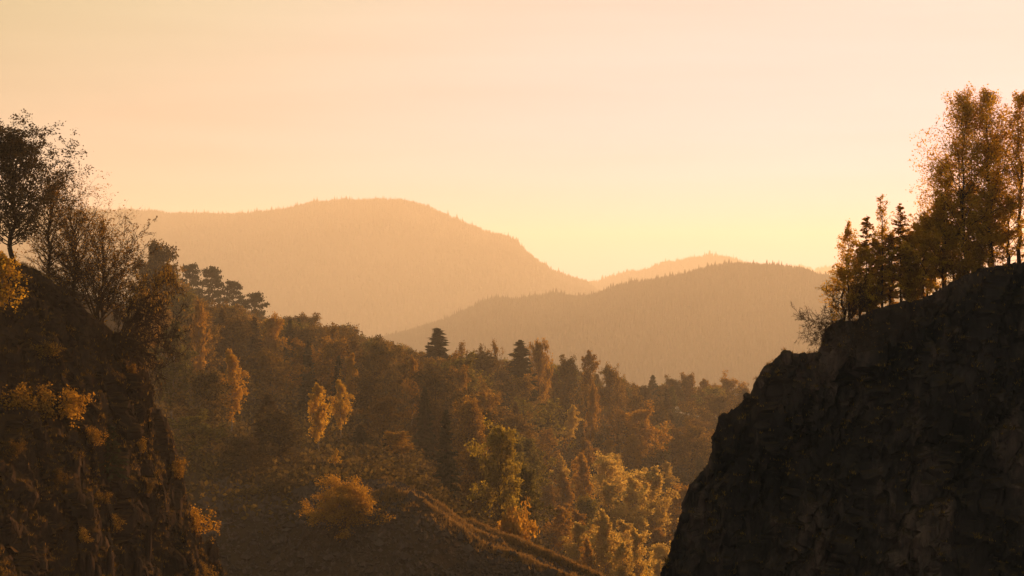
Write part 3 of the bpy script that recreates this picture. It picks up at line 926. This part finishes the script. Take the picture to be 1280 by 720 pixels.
# ------------------------------------------------------------------ the rest of the wood
rng = np.random.default_rng(5)
COLWORD = {'gold': 'golden', 'amber': 'amber', 'copper': 'copper', 'russet': 'russet', 'olive': 'olive', 'olive_gold': 'olive gold', 'pale': 'pale gold', 'brown': 'dull brown',
           'needle': 'dark green', 'pine': 'grey green', 'rusty_needle': 'brownish'}
fill = []
Y = 258.0
row = 0
while Y < 690:
    pmin = 175 if Y < 560 else 330
    pmax = np.interp(Y, [258, 275, 300, 340, 380, 420, 700], [430, 640, 690, 800, 890, 935, 955])
    step = np.interp(Y, [258, 400, 690], [4.2, 5.6, 8.4]) / (K * Y)
    p = pmin + rng.uniform(0, step)
    while p < pmax:
        pp = p + rng.uniform(-0.35, 0.35) * step
        yy = Y * (1 + rng.uniform(-0.02, 0.02))
        p += step
        x = (pp - 640) * K * yy
        z = gz(x, yy)
        # leave out what the standing-out trees or the crests already hide
        near = min(math.hypot(x - t[0].location.x, (yy - t[0].location.y) * 0.6) for t in THINGS)
        if near < 2.4:
            continue
        valley = pp > 690 and yy < 480
        u = rng.random()
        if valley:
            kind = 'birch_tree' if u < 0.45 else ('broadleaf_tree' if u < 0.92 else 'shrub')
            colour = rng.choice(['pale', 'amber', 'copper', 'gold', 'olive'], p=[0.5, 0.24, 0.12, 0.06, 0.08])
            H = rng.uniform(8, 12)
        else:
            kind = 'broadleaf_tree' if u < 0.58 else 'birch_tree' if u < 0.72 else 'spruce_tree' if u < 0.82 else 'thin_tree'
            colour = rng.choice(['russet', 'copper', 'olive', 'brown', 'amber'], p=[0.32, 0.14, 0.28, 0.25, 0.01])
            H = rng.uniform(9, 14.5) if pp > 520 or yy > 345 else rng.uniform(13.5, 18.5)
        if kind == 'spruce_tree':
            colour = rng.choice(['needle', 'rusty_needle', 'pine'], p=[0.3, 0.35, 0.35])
        if kind == 'shrub':
            H = rng.uniform(2.5, 4)
        top = 360 - (z + H) / (K * yy)
        lim = np.interp(pp, [160, 200, 240, 330, 390, 430, 480, 545, 620, 700, 760, 800, 870, 960], [320, 335, 372, 398, 396, 408, 428, 445, 446, 458, 468, 482, 482, 490])
        bad = False
        for t in THINGS:
            if not t[4] or t[3] > 430:
                continue
            o2, hpx, htop, hY, _, hk, hc, hH = t
            hw = 3.0 / (K * hY); fw = H * 0.26 / (K * yy)
            hb = htop + hH / (K * hY)
            if yy < hY and hc != 'pale' and abs(pp - hpx) < (hw * 0.7 + fw) * (0.85 if hc == 'gold' else 0.6) and top < htop + (0.9 if hc == 'gold' else 0.45) * (hb - htop):
                bad = True; break
            if hc == 'gold' or hpx in (430, 497, 290, 625):
                ax, ay = x - o2.location.x, yy - o2.location.y
                al = ax * math.sin(SUN_AZ) + ay * math.cos(SUN_AZ)
                ac = abs(ax * math.cos(SUN_AZ) - ay * math.sin(SUN_AZ))
                if 1 < al < 40 and ac < 2.8 and z + H > o2.location.z + 0.5 * hH + 0.15 * al:
                    bad = True; break
        if bad:
            continue
        if top < lim:
            H = (360 - lim) * K * yy - z - rng.uniform(0, 1.0)
            if H < 4:
                continue
        fill.append((kind, pp, yy, colour, H))
    Y *= 1.047
for (kind, pp, yy, colour, H) in fill:
    forest_tree(kind, pp, None, yy, colour, None, H=H, rng=rng)

# what the wood's trees are called: kind, colour and the nearest tree that stands out
heroes = [t for t in THINGS if t[4]]
NOUN = {'broadleaf_tree': 'broadleaf tree', 'birch_tree': 'birch', 'spruce_tree': 'spruce', 'pine_tree': 'pine', 'thin_tree': 'sparse tree', 'shrub': 'bush'}
used = {}
for t in THINGS:
    if t[4]:
        continue
    o, px, top, Y, _, kind, colour, H = t
    h = min(heroes, key=lambda q: math.hypot(q[1] - px, (q[2] - top) * 1.0))
    dx, dy = px - h[1], top - h[2]
    if abs(dx) >= abs(dy):
        rel = "right of" if dx > 0 else "left of"
    else:
        rel = "below" if dy > 0 else "above"
    far = math.hypot(dx, dy)
    rel = ("just " if far < 28 else "well " if far > 70 else "") + rel
    size = "tall " if H > 12 else "small " if H < 8.5 else ""
    lab = f"{size}{COLWORD[colour]} {NOUN[kind]} {rel} {h[4]}"
    used.setdefault(lab, []).append(o)
for lab, os_ in used.items():
    os_.sort(key=lambda o: o.location.x / o.location.y)
    for k, o in enumerate(os_):
        n = len(os_)
        if n > 1:
            which = ("left", "right")[k] if n == 2 else "leftmost" if k == 0 else "rightmost" if k == n - 1 else ("second", "third", "fourth", "fifth", "sixth")[k - 1] if n > 3 else "middle"
            tail = f", {which} of {('two', 'three', 'four', 'five', 'six', 'seven', 'eight')[n - 2]}"
            if len((lab + tail).split()) > 16:
                tail = f", {which} one" if len(lab.split()) < 15 else ""
        else:
            tail = ""
        tag(o, lab + tail, group="trees of the autumn wood on the valley slope")

# ------------------------------------------------------------------ trees on the right cliff
def on_crest(P, px, back=1.5):
    """a point on the cliff's cap under photograph column px"""
    q = P.reshape(-1, 3)
    ix = 640 + q[:, 0] / (K * q[:, 1]); iy = 360 - q[:, 2] / (K * q[:, 1])
    m = np.where(np.abs(ix - px) < 4)[0]
    j = m[np.argmin(iy[m])]
    return q[j] + np.array([0, back, -0.1])


def cliff_tree(P, name, mesh, H0, px, top, colour, label, short_scale=None, back=1.5, cat="tree", rot=None, lean=(0, 0), group=None):
    b = on_crest(P, px, back)
    H = (360 - top) * K * b[1] - b[2]
    zs = np.empty(len(mesh[0].vertices) * 3, np.float32); mesh[0].vertices.foreach_get('co', zs)
    s = H / float(np.percentile(zs[2::3], 99.7))
    sx = short_scale if short_scale else s
    return place(name, mesh, colour, tuple(b), (sx, sx, s), rng.uniform(0, 6.28) if rot is None else rot, label, cat, group, lean)


cliff_tree(RP, "birch_tree", mesh_birch(201, 18, 10.0, 14000, 0.125, base=0.16, limbs=44, droop=0.2, lean=0.01, wood=BARK), 18, 1206, 108, 'gold',
           "tallest birch on the right cliff, trunk farthest left of the three", 1.0)
cliff_tree(RP, "birch_tree", mesh_birch(202, 18, 10.0, 14500, 0.125, base=0.14, limbs=44, droop=0.2, lean=0.01, wood=BARK), 18, 1238, 112, 'gold',
           "dense birch on the right cliff, trunk in the middle of the three", 1.0)
cliff_tree(RP, "birch_tree", mesh_birch(203, 18, 8.0, 9000, 0.125, base=0.3, limbs=36, droop=0.2, lean=0.01, wood=BARK), 18, 1277, 116, 'gold',
           "airy birch at the picture's right edge, thinnest crown on the cliff", 1.0)
cliff_tree(RP, "broadleaf_tree", mesh_broadleaf(204, 9, 6.5, 6000, 0.13, base=0.08, sig=0.02), 9, 1180, 240, 'gold',
           "leafy golden tree at the foot of the tallest cliff birch", 1.0)
cliff_tree(RP, "broadleaf_tree", mesh_broadleaf(205, 8, 6, 5200, 0.13, base=0.05, sig=0.02), 8, 1262, 245, 'gold',
           "leafy golden tree between the middle and the edge birch", 1.0)
cliff_tree(RP, "broadleaf_tree", mesh_broadleaf(206, 7, 5.0, 6500, 0.12, base=0.05, sig=0.02), 7, 1155, 285, 'gold',
           "golden leafy tree left of the tall cliff birches", 1.0)
cliff_tree(RP, "larch_tree", mesh_spruce(207, 9, 4.6, 0.2, dens=0.9, whorl=0.2, skip=0.42), 9, 1128, 254, 'amber',
           "tall rusty larch midway along the right cliff's top", 1.0)
cliff_tree(RP, "larch_tree", mesh_spruce(208, 8, 4.4, 0.2, dens=0.9, whorl=0.2, skip=0.42), 8, 1084, 268, 'amber',
           "pointed rusty larch nearest the tip of the right cliff", 1.0)
cliff_tree(RP, "birch_tree", mesh_birch(209, 11, 3.4, 1500, 0.11, base=0.25, limbs=26, wood=BARK), 11, 1103, 243, 'gold',
           "thin almost bare birch between the two tallest cliff larches", 1.0)
cliff_tree(RP, "birch_tree", mesh_birch(210, 9, 4.0, 3800, 0.11, base=0.15, limbs=26, wood=BARK), 9, 1066, 277, 'gold',
           "slight golden birch beside the pointed rusty larch", 1.0)
cliff_tree(RP, "larch_tree", mesh_spruce(211, 7, 3.8, 0.2, dens=0.9, whorl=0.2, skip=0.42), 7, 1112, 290, 'amber',
           "short rusty larch in front of the thin bare birch", 1.0)
cliff_tree(RP, "bare_bush", mesh_bare(212, 5.6, 1.6, 18, 1400, 0.08, 0.32, 0.0, 1.9, tilt=(12, 62)), 5.6, 1054, 336, 'copper',
           "bare twiggy bush hanging over the tip of the right cliff", 1.0, back=0.4, cat="bush")
cliff_tree(RP, "shrub", mesh_shrub(213, 3, 4, 1900, 0.14, 10), 3, 1135, 330, 'amber', "low amber shrub under the tall rusty larch", 1.0, cat="shrub")
cliff_tree(RP, "shrub", mesh_shrub(214, 3, 4, 1900, 0.14, 10), 3, 1092, 345, 'amber', "low amber shrub under the pointed rusty larch", 1.0, cat="shrub")
cliff_tree(RP, "shrub", mesh_shrub(215, 3, 4.5, 2100, 0.14, 10), 3, 1222, 300, 'amber', "low amber shrub between the two tallest birch trunks", 1.0, cat="shrub")
cliff_tree(RP, "shrub", mesh_shrub(216, 3, 4, 1900, 0.14, 10), 3, 1196, 312, 'amber', "low amber shrub at the left of the tallest birch trunk", 1.0, cat="shrub")

cliff_tree(RP, "broadleaf_tree", mesh_broadleaf(217, 8, 6, 5200, 0.13, base=0.03, sig=0.02), 8, 1228, 262, 'gold', "golden leafy tree behind the two tallest birch trunks", 1.0, back=4)
cliff_tree(RP, "broadleaf_tree", mesh_broadleaf(218, 6, 5, 6000, 0.13, base=0.03, sig=0.02), 6, 1198, 278, 'gold', "round golden tree hugging the tallest cliff birch's trunk", 1.0, back=3)
cliff_tree(RP, "broadleaf_tree", mesh_broadleaf(219, 6, 5.5, 6000, 0.13, base=0.03, sig=0.02), 6, 1272, 282, 'gold', "low golden tree under the airy birch at the right edge", 1.0, back=3)
cliff_tree(RP, "broadleaf_tree", mesh_broadleaf(220, 6, 4.5, 6000, 0.12, base=0.03, sig=0.02), 6, 1142, 300, 'gold', "bushy golden tree just right of the tall rusty larch", 1.0, back=2)
cliff_tree(RP, "broadleaf_tree", mesh_broadleaf(221, 6, 4.5, 5000, 0.12, base=0.03, sig=0.02), 6, 1075, 305, 'gold', "bushy golden tree left of the pointed rusty larch", 1.0, back=1)
cliff_tree(RP, "birch_tree", mesh_birch(222, 13, 6.5, 9000, 0.12, base=0.1, limbs=36, droop=0.2, wood=BARK), 13, 1188, 196, 'gold', "half grown birch leaning on the left side of the tallest birch", 1.0, back=3)
cliff_tree(RP, "birch_tree", mesh_birch(223, 15, 7.5, 9500, 0.12, base=0.1, limbs=36, droop=0.2, wood=BARK), 15, 1258, 165, 'gold', "birch filling the gap between the dense and the airy birch", 1.0, back=5)
cliff_tree(RP, "broadleaf_tree", mesh_broadleaf(224, 7, 5.0, 8000, 0.12, base=0.03, sig=0.02), 7, 1165, 268, 'gold', "golden brown tree between the tall larch and the birches", 1.0, back=3)
cliff_tree(RP, "broadleaf_tree", mesh_broadleaf(225, 6, 4.0, 6000, 0.12, base=0.03, sig=0.02), 6, 1098, 300, 'gold', "golden brown tree right of the pointed rusty larch", 1.0, back=2)

for (px, top, seed, lab) in ((1150, 272, 231, "slim golden tree right of the tall rusty larch's tip"), (1118, 285, 232, "golden tree filling the gap left of the tall rusty larch"),
                             (1175, 250, 233, "golden tree rising just left of the half grown birch"), (1215, 225, 234, "golden tree between the two tallest birch trunks, halfway up"),
                             (1245, 235, 235, "golden tree just right of the dense birch's trunk"), (1056, 330, 236, "low golden tree beside the bare twiggy bush")):
    cliff_tree(RP, "broadleaf_tree", mesh_broadleaf(seed, 8, 6.0, 6500, 0.12, base=0.05, sig=0.02), 8, px, top, 'gold', lab, 1.0, back=2.5)

# ------------------------------------------------------------------ trees and shrubs of the left cliff
cliff_tree(LP, "leafy_tree", mesh_broadleaf(316, 10, 9.2, 30000, 0.105, base=0.1, limbs=90, bare=0.02, sig=0.017), 9.5, 10, 148, 'brown',
           "tall tree keeping its brown leaves at the left edge", 1.0, back=2.5)
cliff_tree(LP, "bare_tree", mesh_broadleaf(312, 7, 8.4, 3200, 0.085, base=0.04, limbs=90, wood=TWIG, sig=0.012), 7.6, 92, 226, 'copper',
           "nearly bare tree with a fan of fine branches beside the leafy one", 1.0, back=1.0)
cliff_tree(LP, "bare_tree", mesh_broadleaf(317, 7, 7.0, 5000, 0.085, base=0.04, limbs=90, wood=TWIG, sig=0.014), 7.6, 55, 205, 'copper',
           "thinly leaved tree wedged between the leafy tree and the fan branched one", 1.0, back=2.2)
cliff_tree(LP, "bare_tree", mesh_broadleaf(318, 7, 6.0, 2500, 0.085, base=0.04, limbs=80, wood=TWIG, sig=0.012), 7.6, 128, 262, 'copper',
           "bare tree with the finest twigs, last of the row towards the pines", 1.0, back=1.2)
cliff_tree(LP, "bare_bush", mesh_bare(303, 6.5, 1.25, 12, 1500, 0.08, 0.6, 0.02, 1.95, tilt=(8, 58)), 5.6, 122, 268, 'copper',
           "bare bush with arching branches right of the fan branched tree", 1.15, back=0.8, cat="bush")
cliff_tree(LP, "bare_bush", mesh_bare(304, 4.6, 1.5, 12, 1500, 0.08, 0.6, -0.01, 1.9, tilt=(20, 65)), 3.6, 146, 335, 'russet',
           "low bare bush reaching over the edge of the left cliff", 1.2, back=0.3, cat="bush")
cliff_tree(LP, "bare_bush", mesh_bare(307, 4.6, 1.4, 12, 1500, 0.08, 0.6, 0.0, 1.9, tilt=(10, 60)), 3.8, 100, 318, 'russet',
           "low tangled bush at the foot of the fan branched tree", 1.2, back=0.2, cat="bush")
b = surface_pick(LP, 14, 345)
place("birch_tree", mesh_birch(305, 5.5, 4.2, 3000, 0.13, base=0.12, limbs=28, droop=0.3, lean=0.0), 'gold', (b[0], b[1] - 1.2, b[2] - 2.6), (0.85, 0.85, 0.75), 1.0,
      "small golden tree with drooping leaves below the leafy tree", "tree")
b = surface_pick(LP, 145, 590)
place("spruce_tree", mesh_spruce(306, 3.4, 3.0, 0.16, dens=0.9, whorl=0.2, droop=0.35), 'needle', (b[0], b[1] - 0.3, b[2] - 0.2), (1, 1, 1), 0,
      "young dark spruce growing from the face of the left cliff", "tree")

SH = [(255, 640, 2.3, 'amber', "amber bush standing out from the left cliff's lower edge"),
      (228, 575, 1.9, 'copper', "copper bush on the left cliff's edge above the amber one"),
      (20, 500, 2.4, 'copper', "rusty bush at the picture's left edge, halfway down the cliff"),
      (58, 497, 2.3, 'copper', "rusty bush second from the left edge on the cliff face"),
      (95, 500, 2.2, 'amber', "amber tipped bush in the middle of the left cliff's upper face"),
      (118, 530, 1.5, 'copper', "small rusty bush left of the young dark spruce"),
      (25, 550, 1.4, 'russet', "russet bush low at the left edge of the cliff face"),
      (75, 590, 1.1, 'russet', "russet bush left below the young dark spruce"),
      (178, 545, 1.1, 'russet', "little rusty bush right of the young dark spruce"),
      (190, 600, 1.1, 'russet', "rusty bush below and right of the young dark spruce"),
      (135, 610, 1.3, 'russet', "russet bush just under the young dark spruce"),
      (150, 645, 1.2, 'russet', "small russet bush low in the middle of the left cliff"),
      (262, 705, 1.3, 'russet', "russet bush at the foot of the pointed rock"),
      (170, 450, 1.0, 'copper', "tiny copper bush near the left cliff's shoulder"),
      (60, 430, 1.5, 'russet', "dim russet bush below the small golden tree"),
      (110, 655, 1.0, 'russet', "small rusty bush low on the left cliff")]
smesh = [mesh_shrub(s, 2.0, 2.4, 1300, 0.10, 9) for s in (61, 62, 63, 64)]
for i, (px, py, s, colour, lab) in enumerate(SH):
    b = surface_pick(LP, px, py + 12)
    place("shrub", smesh[i % 4], colour, (b[0], b[1] - 0.15, b[2] - 0.25), (s / 2, s / 2, s / 2), rng.uniform(0, 6), lab, "shrub")


# ------------------------------------------------------------------ rocks
def rock_mesh(seed, mat, rough=0.45, n=3):
    import bmesh
    bm = bmesh.new()
    bmesh.ops.create_icosphere(bm, subdivisions=n, radius=1.0)
    V = np.array([v.co[:] for v in bm.verts])
    F = np.array([[v.index for v in f.verts] for f in bm.faces])
    bm.free()
    V = V * (1 + rough * blocks(V * 1.3 + seed * 7.1, seed)[:, None] * 0.6 + 0.08 * fbm(V * 4 + seed, 2, seed)[:, None])
    return make_mesh("boulder", V, F, mat)


rocks = [rock_mesh(s, ROCK_L) for s in (1, 2, 3, 4)]
BO = [(270, 690, (0.62, 0.6, 1.05), "pointed dark rock standing out at the left cliff's foot"),
      (38, 627, (0.72, 0.5, 0.7), "round boulder low on the left cliff near the picture's edge"),
      (170, 690, (0.5, 0.5, 0.6), "squat boulder at the bottom of the left cliff"),
      (222, 700, (0.5, 0.5, 0.9), "upright boulder left of the pointed rock")]
for i, (px, py, s, lab) in enumerate(BO):
    b = surface_pick(LP, px, py)
    o = link("boulder", rocks[i], loc=(b[0], b[1], b[2]))
    o.scale = s
    o.rotation_euler = (0.2, 0.1 * i, i * 1.3)
    tag(o, lab, "boulder")

# upright slabs of the broken lower face, split off the left cliff
slab = []
for s in (5, 6, 7):
    me = rock_mesh(s, ROCK_L, 0.3, 2)
    slab.append(me)
for i, (px, py, w, h) in enumerate([(117, 712, 0.34, 1.1), (142, 704, 0.3, 1.3), (160, 702, 0.34, 1.5), (190, 690, 0.25, 2.0), (105, 700, 0.3, 0.8), (175, 716, 0.32, 0.9), (128, 716, 0.26, 0.7)]):
    b = surface_pick(LP, px, py)
    o = link("rock_slab", slab[i % 3], left_cliff, (b[0], b[1] - 0.15, b[2]))
    o.scale = (w, 0.4, h)
    o.rotation_euler = (0.1, 0.12 * math.sin(i * 3), 0.5 + 0.2 * math.sin(i * 5))

crag = [rock_mesh(s, ROCK_R, 0.5, 2) for s in (8, 9, 10)]
for i, (px, py, w, h) in enumerate([(984, 441, 0.5, 0.75), (972, 449, 0.45, 0.5), (997, 446, 0.4, 0.5), (1008, 444, 0.35, 0.6), (1018, 442, 0.4, 0.45), (957, 459, 0.5, 0.5), (945, 478, 0.4, 0.6), (930, 500, 0.5, 0.4),
                                    (906, 517, 0.45, 0.5), (898, 530, 0.35, 0.7), (886, 578, 0.4, 0.7), (868, 606, 0.4, 0.6), (1033, 412, 0.5, 0.6), (1046, 403, 0.5, 0.4), (852, 650, 0.4, 0.6), (840, 690, 0.4, 0.6)]):
    b = surface_pick(RP, px, py)
    o = link("rock_slab", crag[i % 3], right_cliff, (b[0], b[1], b[2]))
    o.scale = (w * 1.2, w, h)
    o.rotation_euler = (0.1, 0.3 * math.sin(i * 3), i * 1.1)

# loose stones of the scree: one mass nobody could count
n = 19000
yy = RNG.uniform(196, 246, n); pp = RNG.uniform(255, 760, n)
xx = (pp - 640) * K * yy
zz = ground_z(xx, yy)
t = (1 + 5 ** 0.5) / 2
octv = np.array([[1, 0, 0], [0, 1, 0], [-1, 0, 0], [0, -1, 0], [0, 0, 1], [0, 0, -1]], float)
octf = np.array([[0, 1, 4], [1, 2, 4], [2, 3, 4], [3, 0, 4], [1, 0, 5], [2, 1, 5], [3, 2, 5], [0, 3, 5]])
sz = 0.05 + RNG.exponential(0.105, n)
V = octv[None] * sz[:, None, None] * RNG.uniform(0.5, 1.4, (n, 6, 3)) + RNG.normal(0, 0.25, (n, 6, 3)) * sz[:, None, None]
V = V + np.stack([xx, yy, zz + sz * 0.2], 1)[:, None, :]
F = octf[None] + np.arange(n)[:, None, None] * 6
o = link("scree", make_mesh("scree", V.reshape(-1, 3), F.reshape(-1, 3), STONE))
tag(o, "loose dark stones strewn over the shaded scree slope", "scree", kind='stuff')


# ------------------------------------------------------------------ grass and undergrowth
def tufts(name, P, size, colour, blades, label, mat=None):
    n = len(P)
    C = np.repeat(P, blades, 0) + RNG.normal(0, 1, (n * blades, 3)) * np.array([size * 0.5, size * 0.5, size * 0.12])
    sc = np.repeat(RNG.uniform(0.5, 1.3, n), blades)
    ax = np.stack([RNG.normal(0, 0.45, len(C)), RNG.normal(0, 0.45, len(C)), np.ones(len(C))], 1)
    ax /= np.linalg.norm(ax, axis=1, keepdims=True)
    h = (size * sc * RNG.uniform(0.6, 1.2, len(C)))[:, None]
    sd = np.cross(ax, RNG.normal(0, 1, (len(C), 3))); sd /= np.linalg.norm(sd, axis=1, keepdims=True) + 1e-9
    w = h * 0.11
    V = np.stack([C - sd * w, C + sd * w, C + ax * h], 1).reshape(-1, 3)
    o = link(name, make_mesh(name, V, np.arange(len(V)).reshape(-1, 3), L[colour]))
    tag(o, label, "grass" if "grass" in name else "undergrowth", kind='stuff')


pts = []
for (bp, h, w) in BANKS:
    for (a, b) in zip(bp[:-1], bp[1:]):
        m = int(math.hypot(b[0] - a[0], b[1] - a[1]) * 60)
        s = RNG.uniform(0, 1, m)
        pts.append(np.stack([a[0] + (b[0] - a[0]) * s + RNG.normal(0, 0.9, m), a[1] + (b[1] - a[1]) * s + RNG.normal(0, 1.3, m)], 1))
yy = RNG.uniform(236, 262, 1500); pp = RNG.uniform(470, 780, 1500)
pts.append(np.stack([(pp - 640) * K * yy, yy], 1))
pts = np.concatenate(pts)
keep = fbm(np.stack([pts[:, 0] / 2.5, pts[:, 1] / 2.5, 0 * pts[:, 0]], 1), 3, 77) > -0.25
pts = pts[keep]
tufts("grass", np.stack([pts[:, 0], pts[:, 1], ground_z(pts[:, 0], pts[:, 1])], 1), 0.42, 'grass', 14, "dry golden grass along the banks of the scree slope")

# on the cliffs wherever a facet is level enough to hold soil
def cliff_grass(P, thr, n, size, colour, label, ylim):
    A = P[:-1, :-1].reshape(-1, 3); B = P[1:, :-1].reshape(-1, 3); C = P[:-1, 1:].reshape(-1, 3)
    N = np.cross(B - A, C - A); N /= np.linalg.norm(N, axis=1, keepdims=True) + 1e-9
    N = N * np.sign(-N[:, 1:2] + 1e-9)
    up = np.abs(N[:, 2])
    px = 640 + A[:, 0] / (K * A[:, 1]); py = 360 - A[:, 2] / (K * A[:, 1])
    m = np.where((up > thr) & (px > -40) & (px < 1320) & (py < 745) & (A[:, 1] < ylim) & (fbm(A / 2.2, 3, 7) > -0.15))[0]
    m = RNG.choice(m, min(n, len(m)), replace=False)
    tufts("grass", A[m], size, colour, 12, label)


cliff_grass(LP, 0.62, 2600, 0.22, 'russet', "rusty grass tufts on the ledges of the left cliff", 176)
cliff_grass(RP, 0.72, 1100, 0.30, 'russet', "brown grass tufts along the ledges and top of the right cliff", 205)

n = 34000
yy = np.concatenate([RNG.uniform(247, 700, n - 1200), RNG.uniform(228, 262, 1200)])
pp = RNG.uniform(170, 960, n)
ok = pp < np.interp(yy, [222, 247, 248, 275, 300, 340, 420, 700], [330, 420, 560, 680, 760, 900, 960, 960])
pp, yy = pp[ok], yy[ok]
xx = (pp - 640) * K * yy
zz = ground_z(xx, yy)
h = np.clip(1.3 + 1.4 * fbm(np.stack([xx / 5, yy / 5, 0 * xx], 1), 3, 3), 0.15, 3)
C = np.repeat(np.stack([xx, yy, zz], 1), 4, 0) + RNG.uniform(-1, 1, (len(xx) * 4, 3)) * np.array([0.9, 0.9, 0.0])
C[:, 2] += RNG.uniform(0, 1, len(C)) * np.repeat(h, 4)
o = link("undergrowth", make_mesh("undergrowth", *leaf_quads(C, 0.42, RNG), L['brown']))
tag(o, "low brown undergrowth filling the floor of the autumn wood", "undergrowth", kind='stuff')

# ------------------------------------------------------------------ the air
zmin = min(float(ZZ.min()), -140.0, float(RP[:, :, 2].min()), float(LP[:, :, 2].min())) - 1.5
x1, y0, y1, ztop = 10600.0, -400.0, 9700.0, 262.0
V = np.array([[sx * x1, y, z] for z in (zmin, ztop) for y in (y0, y1) for sx in (-1, 1)], float)
F = np.array([[0, 2, 3, 1], [4, 5, 7, 6], [0, 1, 5, 4], [2, 6, 7, 3], [0, 4, 6, 2], [1, 3, 7, 5]])
hm, hn, hl = new_mat("haze")
pv = hn.new("ShaderNodeVolumePrincipled")
pv.inputs["Color"].default_value = HAZE_COLOR
pv.inputs["Density"].default_value = HAZE_DENSITY
pv.inputs["Anisotropy"].default_value = HAZE_G
ho = hn.new("ShaderNodeOutputMaterial")
hl.new(pv.outputs[0], ho.inputs["Volume"])
haze = link("haze", make_mesh("haze", V, F, hm))
tag(haze, "warm evening haze filling the valley", kind='stuff')
